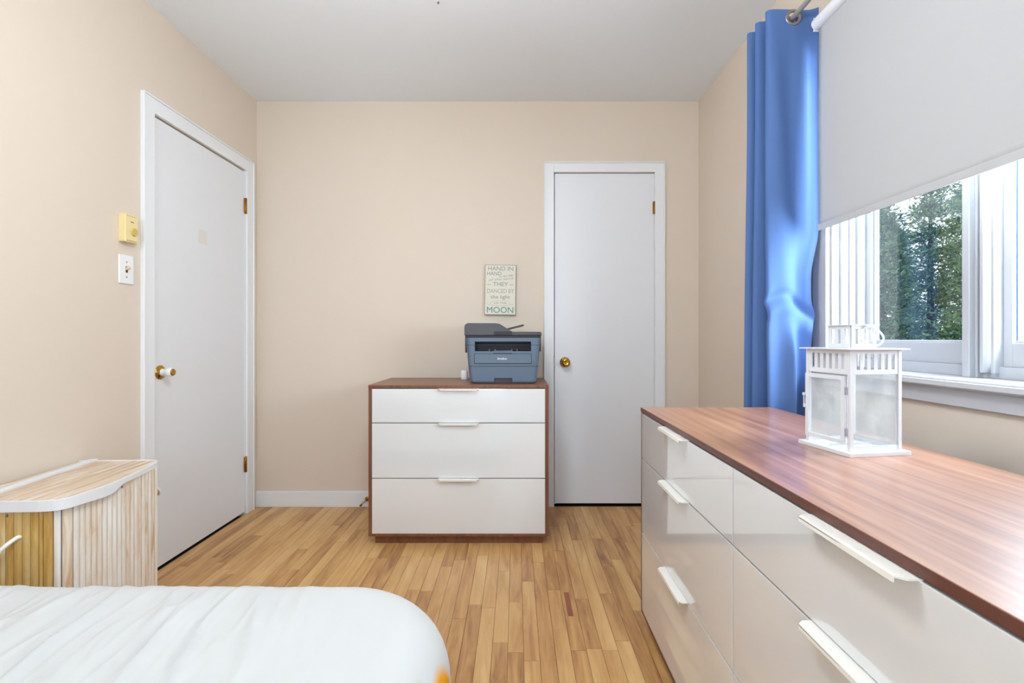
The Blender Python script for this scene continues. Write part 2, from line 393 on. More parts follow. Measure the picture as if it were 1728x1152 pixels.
# ---- left door (door_1) and its casing
def hinge(name, parent, loc, axis, h=0.085):
    """knuckle plus leaf; axis 'y' -> on a wall whose normal is x"""
    k = lathe(name, [(0.0, -h / 2 - 0.004), (0.004, -h / 2 - 0.003), (0.0065, -h / 2), (0.0065, h / 2), (0.004, h / 2 + 0.003), (0.0, h / 2 + 0.004)], 'old_brass', parent, 'z', 12, loc)
    if axis == 'y': boxes('hinge_leaf', [(-0.005, -0.001, -0.010, 0.004, -h / 2, h / 2)], 'brass', k)
    else: boxes('hinge_leaf', [(-0.010, 0.004, 0.001, 0.005, -h / 2, h / 2)], 'brass', k)
    return k
d1 = struct(empty('door_1', (XL, (D1[0] + D1[1]) / 2, 0)), 'flush white room door with gold knob beside the thermostat')
hw = (D1[1] - D1[0]) / 2
boxes('door_slab', [(-0.042, -0.004, -hw + 0.003, hw - 0.003, 0.011, D1[2] - 0.006)], 'door', d1, 0.0015)
boxes('door_jamb', [(-T, 0.0, -hw - 0.0, -hw + 0.0006, 0, D1[2]), (-T, 0, hw - 0.0006, hw, 0, D1[2]), (-T, -0.045, -hw, -hw + 0.014, 0, D1[2]), (-T, -0.045, hw - 0.014, hw, 0, D1[2]), (-T, -0.045, -hw, hw, D1[2] - 0.014, D1[2])], 'trim', d1)
hinge('hinge', d1, (0.004, hw - 0.002, 1.776), 'y'); hinge('hinge', d1, (0.004, hw - 0.002, 0.286), 'y')
ky = 2.139 - d1.location.y
rz_ = lathe('knob_rosette', [(0.0, 0), (0.031, 0), (0.0315, 0.002), (0.029, 0.005), (0.020, 0.0075), (0.012, 0.010), (0.0, 0.010)], 'brass', d1, 'x', 32, (-0.004, ky, 0.864))
for dz in (-0.021, 0.021): lathe('screw', [(0, 0), (0.0022, 0), (0.0022, 0.0015), (0, 0.002)], 'bronze', rz_, 'x', 10, (0.0055, 0.006, dz))
kb = lathe('door_knob', [(0.0, 0), (0.016, 0), (0.015, 0.012), (0.0155, 0.018), (0.0185, 0.024), (0.0205, 0.032), (0.020, 0.040), (0.0175, 0.046), (0.0, 0.046)], 'white_plastic', d1, 'x', 28, (0.006, ky, 0.864))
kb['label'] = 'white porcelain knob body'
kf = lathe('knob_face', [(0, 0), (0.0155, 0), (0.0155, 0.003), (0.0125, 0.006), (0, 0.0065)], 'brass', kb, 'x', 28, (0.0455, 0, 0)); kf['label'] = 'gold knob face'
boxes('latch_plate', [(-0.012, -0.0025, -hw - 0.001, -hw + 0.008, 0.834, 0.892)], 'bronze', d1)
tp = boxes('tape_mark', [(-0.004, -0.0036, 2.40 - d1.location.y, 2.465 - d1.location.y, 1.485, 1.555)], 'tape', d1, 0); tp['label'] = 'small patch of yellowed tape'

def casing(name, axis, at, a0, a1, top, wd, th, zb=0.0):
    """three boards around a door; axis 'x' wall (normal +x at X=at) or 'y' wall (normal -y at Y=at)"""
    bm = bmesh.new()
    def b(u0, u1, z0, z1, t):
        if axis == 'x': box(bm, at, at + t, u0, u1, z0, z1)
        else: box(bm, u0, u1, at - t, at, z0, z1)
    for (s0, s1) in ((a0 - wd, a0 - 0.001), (a1 + 0.001, a1 + wd)):
        b(s0, s1, zb, top + wd, th)
    b(a0 - 0.001, a1 + 0.001, top + 0.001, top + wd, th)
    # thin back-band along the outer edge
    b(a0 - wd - 0.006, a0 - wd, zb, top + wd + 0.006, th + 0.006)
    b(a1 + wd, a1 + wd + 0.006, zb, top + wd + 0.006, th + 0.006)
    b(a0 - wd, a1 + wd, top + wd, top + wd + 0.006, th + 0.006)
    return struct(obj(name, bm, 'trim', None, 0.0015))
casing('trim_1', 'x', XL, D1[0], D1[1], D1[2], 0.062, 0.012)

# ---- closet door (door_2)
d2 = struct(empty('door_2', ((D2[0] + D2[1]) / 2, YB, 0)), 'flush white closet door with brass knob')
hw = (D2[1] - D2[0]) / 2
boxes('door_slab', [(-hw + 0.005, hw - 0.0015, 0.004, 0.040, 0.016, D2[2] - 0.003)], 'door', d2, 0.0015)
boxes('door_jamb', [(-hw, -hw + 0.0006, 0, T, 0, D2[2]), (hw - 0.0006, hw, 0, T, 0, D2[2]), (-hw, -hw + 0.014, 0.043, T, 0, D2[2]), (hw - 0.014, hw, 0.043, T, 0, D2[2]), (-hw, hw, 0.043, T, D2[2] - 0.014, D2[2])], 'trim', d2)
hinge('hinge', d2, (hw - 0.001, -0.004, 1.798), 'x', 0.072); hinge('hinge', d2, (hw - 0.001, -0.004, 0.25), 'x', 0.072)
kx = 0.295 - d2.location.x
lathe('knob_rosette', [(0, 0), (0.031, 0), (0.031, -0.003), (0.027, -0.007), (0.013, -0.010), (0, -0.010)], 'brass', d2, 'y', 32, (kx, 0.004, 0.868))
kb = lathe('door_knob', [(0, 0), (0.011, 0), (0.011, -0.016), (0.018, -0.022), (0.026, -0.032), (0.0275, -0.040), (0.026, -0.047), (0.021, -0.052), (0.015, -0.0535), (0.0145, -0.051), (0.006, -0.050), (0.005, -0.0525), (0, -0.0525)], 'brass', d2, 'y', 32, (kx, -0.006, 0.868))
boxes('latch_plate', [(-hw - 0.004, -hw + 0.005, -0.0155, 0.004, 0.84, 0.897)], 'steel', d2)
casing('trim_2', 'y', YB, D2[0], D2[1], D2[2], 0.054, 0.013)

# ---- window (right wall): stool, apron, casing
tr3 = bmesh.new()
box(tr3, 1.060, 1.185, WY0 - 0.09, WY1 + 0.09, 0.893, 0.916)       # stool
box(tr3, 1.052, 1.060, WY0 - 0.09, WY1 + 0.09, 0.897, 0.911)
box(tr3, 1.083, XR, WY0 - 0.08, WY1 + 0.08, 0.848, 0.893)          # apron
box(tr3, 1.083, XR, WY1, WY1 + 0.075, 0.916, WZ1 + 0.145)           # casing far
box(tr3, 1.088, XR, WY1 + 0.075, WY1 + 0.083, 0.916, WZ1 + 0.145)
box(tr3, 1.083, XR, WY0 - 0.075, WY0, 0.916, WZ1 + 0.145)
box(tr3, 1.083, XR, WY0, WY1, WZ1, WZ1 + 0.145)
struct(obj('trim_3', tr3, 'window_trim', None, 0.002))

win = struct(empty('window_1', (1.10, 1.25, 0.916)), 'white vinyl window with two panes below the shade')
def wbox(name, lst, m, parent=win, bevel=0.0015):
    l = [(a - 1.10, b - 1.10, c - 1.25, d - 1.25, e - 0.916, f - 0.916) for a, b, c, d, e, f in lst]
    return boxes(name, l, m, parent, bevel)
ZT = WZ1
wbox('jamb_liner', [(1.10, 1.22, WY1 - 0.010, WY1, 0.916, ZT), (1.10, 1.22, WY0, WY0 + 0.010, 0.916, ZT), (1.10, 1.22, WY0, WY1, ZT - 0.01, ZT)], 'window_trim')
wbox('window_frame', [(1.125, 1.150, WY1 - 0.020, WY1 - 0.010, 0.916, ZT - 0.01), (1.150, 1.170, WY1 - 0.028, WY1 - 0.010, 0.916, ZT - 0.01), (1.170, 1.235, WY1 - 0.040, WY1 - 0.010, 0.916, ZT - 0.01),
                      (1.125, 1.150, WY0 + 0.010, WY0 + 0.020, 0.916, ZT - 0.01), (1.150, 1.235, WY0 + 0.010, WY0 + 0.035, 0.916, ZT - 0.01),
                      (1.180, 1.235, WY0 + 0.010, WY1 - 0.010, 0.916, 0.946), (1.227, 1.235, WY0 + 0.010, WY1 - 0.010, 0.946, 0.960), (1.180, 1.235, WY0 + 0.010, WY1 - 0.010, ZT - 0.04, ZT - 0.01)], 'vinyl')
wbox('mullion', [(1.165, 1.235, 1.228, 1.262, 0.916, ZT - 0.01), (1.150, 1.165, 1.234, 1.254, 0.916, ZT - 0.01), (1.158, 1.20, 1.205, 1.215, 0.93, ZT - 0.01), (1.165, 1.20, 1.185, 1.193, 0.93, ZT - 0.01), (1.172, 1.235, 1.215, 1.228, 0.93, ZT - 0.01)], 'vinyl')
def sash(y0, y1, x):
    s = wbox('sash', [(x, x + 0.03, y0, y0 + 0.040, 0.946, ZT - 0.03), (x, x + 0.03, y1 - 0.022, y1, 0.946, ZT - 0.03), (x, x + 0.03, y0 + 0.040, y1 - 0.022, 0.946, 1.004), (x + 0.008, x + 0.03, y0 + 0.040, y1 - 0.022, 1.004, 1.010), (x, x + 0.03, y0 + 0.04, y1 - 0.022, ZT - 0.075, ZT - 0.03)], 'vinyl')
    g = wbox('gasket', [(x + 0.010, x + 0.0135, y1 - 0.025, y1 - 0.022, 1.006, ZT - 0.075)], 'gasket', s, 0)
    p = wbox('pane', [(x + 0.014, x + 0.018, y0 + 0.037, y1 - 0.019, 1.004, ZT - 0.07)], 'window_glass', s, 0)
    return s
sash(1.262, WY1 - 0.040, 1.195)
sash(WY0 + 0.035, 1.185, 1.188)

w2 = struct(empty('fill_window', ((RWX0 + RWX1) / 2, YF, RWZ0)), 'added unseen window for fill light in the wall behind the bed head')  # window added out of view as an opening for fill light
ww, wh = (RWX1 - RWX0) / 2, RWZ1 - RWZ0
boxes('window_frame', [(-ww, -ww + 0.05, -0.09, -0.03, 0, wh), (ww - 0.05, ww, -0.09, -0.03, 0, wh), (-ww + 0.05, ww - 0.05, -0.09, -0.03, 0, 0.05), (-ww + 0.05, ww - 0.05, -0.09, -0.03, wh - 0.05, wh), (-0.025, 0.025, -0.09, -0.03, 0.05, wh - 0.05)], 'vinyl', w2, 0.002)
for a_, b_ in ((-ww + 0.05, -0.025), (0.025, ww - 0.05)): boxes('pane', [(a_, b_, -0.062, -0.058, 0.05, wh - 0.05)], 'window_glass', w2)
struct(boxes('fill_window_trim', [(RWX0 - 0.07, RWX0, YF, YF + 0.016, RWZ0 - 0.07, RWZ1 + 0.145), (RWX1, RWX1 + 0.07, YF, YF + 0.016, RWZ0 - 0.07, RWZ1 + 0.145), (RWX0, RWX1, YF, YF + 0.016, RWZ0 - 0.07, RWZ0), (RWX0, RWX1, YF, YF + 0.016, RWZ1, RWZ1 + 0.145)], 'trim', None, 0.002))  # casing of the added rear window

# ------------------------------------------------------------------ two matching drawer chests
def drawer_chest(name, W, H, Dp, splits, cols, mtop, medge, base, plinth):
    """front at y=0 facing -y, centred in x; splits: drawer edge heights top to bottom"""
    t = empty(name, (0, 0, 0)); th = 0.0165
    boxes('top_panel', [(-W / 2, W / 2, 0, Dp, H - 0.015, H)], mtop, t, 0.0008)
    boxes('edge_band', [(-W / 2, W / 2, -0.0008, 0.0006, H - 0.0148, H - 0.0006)], medge, t, 0)
    for s in (-1, 1):
        boxes('side_panel', [(min(s * W / 2, s * (W / 2 - th)), max(s * W / 2, s * (W / 2 - th)), 0.001, Dp, base, H - 0.015)], medge, t, 0.0008)
    boxes('bottom_panel', [(-W / 2 + th, W / 2 - th, 0.001, Dp, base, base + 0.013)], medge, t, 0.0008)
    boxes('back_panel', [(-W / 2 + th, W / 2 - th, Dp - 0.01, Dp, base + 0.013, H - 0.015)], 'carcass', t)
    boxes('carcass', [(-W / 2 + th, W / 2 - th, 0.025, 0.035, base + 0.013, H - 0.015)], 'carcass', t)
    boxes('plinth', [(-W / 2 + plinth, W / 2 - plinth, plinth * 0.8, Dp - 0.02, 0, base)], medge, t, 0.0008)
    cw = (W - 2 * th) / cols
    for c in range(cols):
        x0 = -W / 2 + th + cw * c; x1 = x0 + cw
        for k in range(3):
            zt, zb = splits[k], splits[k + 1]
            xm = (x0 + x1) / 2; hz = zt - 0.003
            d = boxes('drawer', [(x0 + 0.0015, x1 - 0.0015, -0.001, 0.018, zb + 0.0015, zt - 0.0025)], 'gloss_white', t, 0.0007)
            hbm = bmesh.new()
            # folded edge pull: flange over the drawer edge, nose and little return lip, bevelled ends
            hb = [(-0.0985, 0.004, 0), (0.0985, 0.004, 0), (0.0985, -0.013, 0), (0.090, -0.0235, 0), (-0.090, -0.0235, 0), (-0.0985, -0.013, 0)]
            lo = [hbm.verts.new((xm + p[0], p[1], hz)) for p in hb]; up = [hbm.verts.new((xm + p[0], p[1], hz + 0.0022)) for p in hb]
            hbm.faces.new(up); hbm.faces.new(lo[::-1])
            for i in range(6): hbm.faces.new((lo[i], lo[(i + 1) % 6], up[(i + 1) % 6], up[i]))
            box(hbm, xm - 0.090, xm + 0.090, -0.0235, -0.0215, hz - 0.0055, hz + 0.001)
            obj('drawer_pull', hbm, 'pull', d)
    return t

chest = drawer_chest('drawer_chest', 0.885, 0.784, 0.441, [0.768, 0.599, 0.327, 0.054], 1, 'veneer_chest', 'edge_chest', 0.041, 0.028)
chest.location = (-0.2827, 2.384, 0)
tag(chest, 'low walnut chest with one column of three white drawers under the printer', 'chest')

dres = drawer_chest('double_dresser', 1.470, 0.770, 0.468, [0.7535, 0.594, 0.335, 0.060], 2, 'veneer_x', 'edge', 0.047, 0.028)
# front faces -x in the room
dres.rotation_euler = (0, 0, -PI / 2)
dres.location = (0.443, 1.726 - 0.735, 0)
tag(dres, 'long walnut dresser with two columns of glossy white drawers along the window wall', 'dresser')

# ------------------------------------------------------------------ printer
def rrect(hx, y0, y1, r, n=5):
    pts = []
    for cx, cy, a0 in ((hx - r, y1 - r, 0), (-hx + r, y1 - r, 90), (-hx + r, y0 + r, 180), (hx - r, y0 + r, 270)):
        for k in range(n + 1):
            a = math.radians(a0 + 90 * k / n); pts.append((cx + r * math.cos(a), cy + r * math.sin(a)))
    return pts
def loft(name, secs, m, parent=None, bevel=0.0):
    bm = bmesh.new(); rings = []
    for z, hx, y0, y1, r in secs: rings.append([bm.verts.new((x, y, z)) for x, y in rrect(hx, y0, y1, r)])
    n = len(rings[0])
    for a, b in zip(rings, rings[1:]):
        for i in range(n): bm.faces.new((a[i], a[(i + 1) % n], b[(i + 1) % n], b[i]))
    bm.faces.new(rings[0][::-1]); bm.faces.new(rings[-1])
    return obj(name, bm, m, parent, bevel)
pr = empty('printer', (-0.066, 2.466, 0.784))
tag(pr, 'slate grey multifunction laser printer on the walnut chest', 'printer')
tray = loft('paper_tray', [(0.004, 0.166, 0.006, 0.36, 0.02), (0.012, 0.170, 0.002, 0.36, 0.02), (0.0855, 0.178, -0.001, 0.365, 0.02)], 'printer_grey', pr)
cut(tray, boxes('cutter', [(-0.046, 0.047, -0.05, 0.025, -0.02, 0.0275)], 'printer_grey', pr))
boxes('tray_grip', [(-0.046, 0.047, 0.022, 0.0252, 0.004, 0.0275)], 'printer_dark', tray)
loft('feet', [(0.0, 0.155, 0.02, 0.34, 0.02), (0.004, 0.155, 0.02, 0.34, 0.02)], 'printer_hole', pr)
body = loft('printer_body', [(0.0882, 0.1782, 0, 0.367, 0.02), (0.231, 0.191, -0.004, 0.385, 0.022)], 'printer_grey', pr)
cut(body, boxes('cutter', [(-0.144, 0.142, -0.05, 0.20, 0.1635, 0.2125)], 'printer_grey', pr))
body.data.materials.clear(); body.data.materials.append(M['printer_grey'])
boxes('output_slot_back', [(-0.143, 0.141, 0.10, 0.104, 0.165, 0.211), (-0.1435, -0.1425, 0.03, 0.11, 0.165, 0.211), (-0.1435, 0.1415, 0.02, 0.11, 0.2105, 0.2122), (0.1405, 0.1415, 0.03, 0.11, 0.165, 0.211)], 'printer_hole', pr)
for x in (-0.075, -0.045, 0.040, 0.068): boxes('output_guide', [(x, x + 0.006, 0.03, 0.045, 0.1636, 0.174)], 'printer_grey', pr, 0.001)
boxes('output_lip', [(-0.05, 0.05, 0.004, 0.03, 0.1636, 0.1665)], 'printer_grey', pr, 0.001)
fd = boxes('feed_door', [(-0.1450, 0.1425, -0.0045, 0.01, 0.1022, 0.1495)], 'printer_grey', pr, 0.0015)
boxes('feed_door_gap', [(-0.147, 0.1445, -0.0034, 0.01, 0.1000, 0.1515)], 'printer_hole', pr)
boxes('feed_door_tab', [(-0.050, 0.046, -0.0050, 0.008, 0.1500, 0.1545)], 'printer_hole', fd)
loft('tray_seam', [(0.0850, 0.1755, 0.003, 0.36, 0.02), (0.0890, 0.1755, 0.003, 0.36, 0.02)], 'printer_hole', pr)
boxes('body_seam', [(-0.186, 0.186, -0.0040, 0.02, 0.1942, 0.1960)], 'printer_hole', pr)
lg = text('lettering', 'brother', 0.017, 'print_white', fd, (-0.004, -0.0050, 0.1262), width=0.048); lg['label'] = 'white brand lettering'
boxes('scanner_gap', [(-0.186, 0.188, -0.001, 0.37, 0.231, 0.243)], 'printer_hole', pr)
boxes('lid_skirt', [(-0.1965, -0.186, 0.03, 0.37, 0.155, 0.245)], 'printer_dark', pr, 0.004); boxes('lid_skirt', [(0.187, 0.1945, 0.03, 0.37, 0.160, 0.245)], 'printer_dark', pr, 0.004)
# scanner lid with the document feeder hump: outline in x-z, extruded in y
out = [(-0.196, 0.2425), (-0.196, 0.285)]
out += [(-0.196 + 0.020 * (1 - math.cos(a)), 0.286 + 0.020 * math.sin(a)) for a in [PI / 2 * k / 6 for k in range(1, 7)]]
out += [(-0.040, 0.306), (-0.026, 0.3045), (-0.014, 0.300), (0.030, 0.272), (0.044, 0.2645), (0.056, 0.2625), (0.186, 0.2625), (0.192, 0.2605), (0.1955, 0.255), (0.1955, 0.2425)]
bm = bmesh.new()
fr = [bm.verts.new((x, -0.008, z)) for x, z in out]; bk = [bm.verts.new((x, 0.375, z)) for x, z in out]
bm.faces.new(fr); bm.faces.new(bk[::-1])
for i in range(len(out)): bm.faces.new((fr[i], fr[(i + 1) % len(out)], bk[(i + 1) % len(out)], bk[i]))
lid = obj('scanner_lid', bm, 'printer_dark', pr, 0.004)
lid['label'] = 'charcoal lid with document feeder'
boxes('feeder_exit', [(-0.046, 0.046, -0.0105, 0.0, 0.246, 0.2645)], 'printer_hole', lid, 0.001)
# paper support flap
bm = bmesh.new(); fl = [(0.010, 0.280), (0.020, 0.2755), (0.102, 0.2955), (0.1085, 0.2985), (0.106, 0.302), (0.098, 0.3020)]
a = [bm.verts.new((x, 0.10, z)) for x, z in fl]; b = [bm.verts.new((x, 0.29, z)) for x, z in fl]
bm.faces.new(a); bm.faces.new(b[::-1])
for i in range(6): bm.faces.new((a[i], a[(i + 1) % 6], b[(i + 1) % 6], b[i]))
obj('paper_flap', bm, 'printer_dark', lid, 0.001)

# white plug block behind the printer
pg = empty('power_adapter', (-0.290, 2.72, 0.784)); tag(pg, 'white round power plug on the walnut chest behind the printer', 'plug')
lathe('plug_body', [(0, 0.0), (0.017, 0.0), (0.020, 0.004), (0.020, 0.040), (0.016, 0.049), (0, 0.050)], 'white_plastic', pg, 'z', 24)
tube('cord', catmull([(0.0, 0.018, 0.02), (0.0, 0.05, 0.012), (-0.002, 0.085, 0.004), (-0.002, 0.102, 0.004)]), 0.003, 'white_plastic', pg)

# ------------------------------------------------------------------ wall sign
sg = empty('wall_sign', (-0.0945, YB, 1.302)); sg.rotation_euler = (0, math.radians(0.8), 0)
tag(sg, 'cream lettered wooden sign hung on beige wall above the printer', 'sign')
SW, SH = 0.187, 0.300
boxes('sign_board', [(-SW / 2, SW / 2, -0.022, 0.0, -SH / 2, SH / 2)], 'sign_edge', sg, 0.001)
fc = boxes('sign_face', [(-SW / 2 + 0.003, SW / 2 - 0.003, -0.0226, -0.0218, -SH / 2 + 0.003, SH / 2 - 0.003)], 'sign', sg)
YT = -0.0229
def ln(s, z, size, m, wdt, x=0, roll=0, shear=0.0):
    return text('lettering', s, size, m, sg, (x, YT, z), (PI / 2, roll, 0), width=wdt, shear=shear)
ln('HAND IN', 0.126, 0.034, 'ink_grey', 0.150)
ln('HAND', 0.096, 0.032, 'ink_grey', 0.085, -0.038)
ln('on the edge', 0.084, 0.013, 'ink_grey', 0.085, 0.035, math.radians(-8))
ln('of the sand', 0.064, 0.019, 'ink_tan', 0.150, 0.0, math.radians(-5), 0.3)
ln('THEY', 0.033, 0.034, 'ink_grey', 0.090)
ln('DANCED BY', -0.008, 0.036, 'ink_tan', 0.160)
ln('the light', -0.043, 0.032, 'ink_grey', 0.116)
ln('OF THE', -0.080, 0.014, 'ink_grey', 0.075)
ln('MOON', -0.122, 0.052, 'ink_teal', 0.158)
boxes('rule', [(-0.080, -0.055, -0.0232, -0.0225, 0.030, 0.0325)], 'ink_grey', sg); boxes('rule', [(0.053, 0.078, -0.0232, -0.0225, 0.030, 0.0325)], 'ink_grey', sg)
for s in (-1, 1):
    tube('flourish', catmull([(s * 0.078, YT, -0.082), (s * 0.066, YT, -0.090), (s * 0.050, YT, -0.072), (s * 0.030, YT, -0.066), (0, YT, -0.0655)]), 0.0007, 'ink_tan', sg, 6)
    tube('flourish', catmull([(s * 0.060, YT, -0.084), (s * 0.045, YT, -0.092), (s * 0.02, YT, -0.0945), (0, YT, -0.0945)]), 0.0007, 'ink_tan', sg, 6)

# ------------------------------------------------------------------ thermostat, light switch, doorstop, ceiling hook
th = empty('thermostat', (XL, 1.9405, 1.451)); tag(th, 'ivory square thermostat with round dial on wall above the light switch', 'thermostat')
bm = bmesh.new(); box(bm, 0, 0.030, -0.032, 0.032, -0.055, 0.055); obj('cover', bm, 'ivory', th, 0.003)
lathe('dial', [(0, 0), (0.0165, 0), (0.0165, 0.003), (0.0145, 0.0065), (0, 0.0065)], 'ivory_dark', th, 'x', 32, (0.0298, 0.010, -0.012))
for k in range(6):
    boxes('vent_slot', [(0.0296, 0.0303, -0.024 + k * 0.0085, -0.021 + k * 0.0085, 0.0475, 0.0495)], 'dark', th)
    boxes('vent_slot', [(0.0296, 0.0303, -0.024 + k * 0.0085, -0.0205 + k * 0.0085, -0.051, -0.0475)], 'dark', th)
boxes('name_print', [(0.0296, 0.0303, -0.006 + k * 0.0042, -0.0032 + k * 0.0042, 0.024, 0.028) for k in range(4)], 'dark', th)
sw = empty('light_switch', (XL, 1.944, 1.289)); tag(sw, 'white toggle light switch plate on wall below the thermostat', 'switch')
boxes('wall_plate', [(0, 0.006, -0.0365, 0.0365, -0.0575, 0.0575)], 'white_plastic', sw, 0.003)
boxes('toggle_slot', [(0.0055, 0.0064, -0.0055, 0.0055, -0.0125, 0.0125)], 'bronze', sw)
tg = boxes('toggle', [(0.004, 0.020, -0.0045, 0.0045, -0.005, 0.005)], 'toggle', sw, 0.0015); tg.rotation_euler = (0, math.radians(-25), 0)
for dz in (-0.030, 0.030): lathe('screw', [(0, 0), (0.0032, 0), (0.0032, 0.001), (0, 0.0016)], 'steel', sw, 'x', 12, (0.0058, 0, dz))

ds = empty('spring_doorstop', (-0.893, YB - 0.014, 0.050)); tag(ds, 'small brass doorstop screwed to the white baseboard beside the chest', 'doorstop')
lathe('base_cup', [(0, 0), (0.013, 0), (0.013, -0.006), (0.007, -0.010), (0, -0.010)], 'old_brass', ds, 'y', 20)
tube('spring', [(0.0045 * math.cos(t * 0.9) - 0.00032 * t, -0.010 - 0.0008 * t, 0.0045 * math.sin(t * 0.9) - 0.0003 * t) for t in range(0, 60)], 0.0011, 'brass', ds, 6)
lathe('tip', [(0, -0.056), (0.006, -0.057), (0.0065, -0.068), (0, -0.070)], 'old_brass', ds, 'y', 16, (-0.019, 0, -0.018))

hk = empty('ceiling_hook', (-0.329, 2.052, ZC)); tag(hk, 'tiny dark hook with white plate on the ceiling', 'hook')
lathe('plate', [(0, 0), (0.008, 0), (0.007, -0.003), (0, -0.004)], 'white_plastic', hk, 'z', 16)
tube('hook', catmull([(0, 0, -0.003), (0, 0, -0.008), (0.003, -0.002, -0.012), (0, -0.004, -0.015), (-0.004, -0.003, -0.012)]), 0.0016, 'dark', hk, 8)

# ceiling lamp added out of view at the room's centre to brighten the room
cl = empty('ceiling_fill', (-0.23, 1.00, ZC)); tag(cl, 'added unseen round white globe lamp hanging from the middle of the white ceiling', 'fill')
lathe('fill_base', [(0, 0), (0.06, 0), (0.06, -0.02), (0.02, -0.03), (0.012, -0.035), (0.012, -0.30), (0.04, -0.305), (0.04, -0.32), (0, -0.32)], 'steel', cl, 'z', 40)
lathe('fill_globe', [(0.15 * math.sin(a), -0.465 + 0.15 * math.cos(a)) for a in [PI * (0.06 + 0.94 * k / 20) for k in range(21)]], 'fill', cl, 'z', 40)

# ------------------------------------------------------------------ lantern on the dresser
LR = math.radians(8.9)
la = empty('lantern', (0.7485, 1.084, 0.770), LR); tag(la, 'white metal candle lantern with glass sides on the long dresser', 'lantern')
B, P = 0.062, 0.0735
boxes('base_plate', [(-P, P, -P, P, 0, 0.0085)], 'lantern', la, 0.0008)
pt = 0.0075
for sx in (-1, 1):
    for sy in (-1, 1):
        x, y = sx * (B - pt / 2), sy * (B - pt / 2)
        boxes('corner_post', [(x - pt / 2, x + pt / 2, y - pt / 2, y + pt / 2, 0.0085, 0.222)], 'lantern', la)
def side_panel(name, half, z0, z1, zs0, zs1, ns, offs, side):
    """slotted sheet-metal panel on one side; side 0..3 = -y, +x, +y, -x"""
    bm = bmesh.new(); t = 0.0015; wdt = 2 * half
    slot = wdt / (2 * ns + 1) * 0.95; gap = (wdt - ns * slot) / (ns + 1)
    def b(u0, u1, a0, a1):
        box(bm, u0, u1, -offs, -offs + t, a0, a1)
    b(-half, half, zs1, z1); b(-half, half, z0, zs0)
    for i in range(ns + 1): b(-half + i * (slot + gap), -half + i * (slot + gap) + gap, zs0, zs1)
    bmesh.ops.rotate(bm, verts=bm.verts, cent=(0, 0, 0), matrix=Matrix.Rotation(side * PI / 2, 3, 'Z'))
    return obj(name, bm, 'lantern', la)
for s in range(4):
    side_panel('slotted_panel', B - pt, 0.170, 0.222, 0.180, 0.213, 6, B - 0.001, s)
    side_panel('top_panel', 0.0315, 0.225, 0.274, 0.234, 0.266, 3, 0.0315, s)
    if s != 3:
        bm = bmesh.new(); box(bm, -B + pt, B - pt, -B + 0.0025, -B + 0.004, 0.018, 0.172)
        bmesh.ops.rotate(bm, verts=bm.verts, cent=(0, 0, 0), matrix=Matrix.Rotation(s * PI / 2, 3, 'Z'))
        obj('pane', bm, 'lantern_glass', la)
        bm = bmesh.new(); box(bm, -B + pt, B - pt, -B + 0.001, -B + 0.0025, 0.0085, 0.020)
        bmesh.ops.rotate(bm, verts=bm.verts, cent=(0, 0, 0), matrix=Matrix.Rotation(s * PI / 2, 3, 'Z'))
        obj('bottom_rail', bm, 'lantern', la)
boxes('roof_plate', [(-0.072, 0.072, -0.072, 0.072, 0.222, 0.2245)], 'lantern', la)
boxes('cap_plate', [(-0.036, 0.036, -0.036, 0.036, 0.274, 0.276)], 'lantern', la)
# little door on the -x side, hinged at the near post, standing slightly proud
dr = empty('glazed_door', (-B - 0.001, -B + 0.012, 0)); dr.parent = la; dr.rotation_euler = (0, 0, math.radians(0.6))
dw = 0.100
boxes('door_frame', [(-0.003, 0.002, 0, 0.009, 0.022, 0.166), (-0.003, 0.002, dw, dw + 0.009, 0.022, 0.166), (-0.003, 0.002, 0.009, dw, 0.022, 0.031), (-0.003, 0.002, 0.009, dw, 0.157, 0.166)], 'lantern', dr, 0.0005)
boxes('door_pane', [(-0.001, 0.0005, 0.008, dw + 0.001, 0.030, 0.158)], 'lantern_glass', dr)
for z in (0.048, 0.135): lathe('hinge', [(0, -0.008), (0.003, -0.008), (0.003, 0.008), (0, 0.008)], 'hinge_grey', la, 'z', 12, (-B - 0.002, -B + 0.008, z))
boxes('hinge_pin', [(-B - 0.0015, -B + 0.001, -B + 0.004, -B + 0.007, 0.022, 0.166)], 'lantern', la)
boxes('latch', [(-B - 0.011, -B - 0.004, B - 0.006, B - 0.001, 0.114, 0.120), (-B - 0.010, -B - 0.008, B - 0.005, B - 0.003, 0.090, 0.116), (-B - 0.009, -B - 0.004, B - 0.006, B - 0.001, 0.086, 0.094)], 'lantern', la, 0.0005)
tube('handle', catmull([(-0.002, -0.0335, 0.268), (0.006, -0.0345, 0.2715), (0.028, -0.035, 0.266), (0.050, -0.030, 0.249), (0.061, -0.015, 0.236), (0.062, 0.0, 0.229), (0.055, 0.018, 0.2275), (0.035, 0.030, 0.2275), (0.010, 0.0335, 0.230)], 8), 0.0020, 'lantern', la, 8)
lathe('handle_knob', [(0, 0), (0.004, 0), (0.004, -0.003), (0, -0.004)], 'lantern', la, 'y', 12, (-0.004, -0.0315, 0.240))
# candle stub ring rails inside
boxes('floor_rail', [(-B + pt, B - pt, 0.0, 0.002, 0.0085, 0.013)], 'lantern', la)

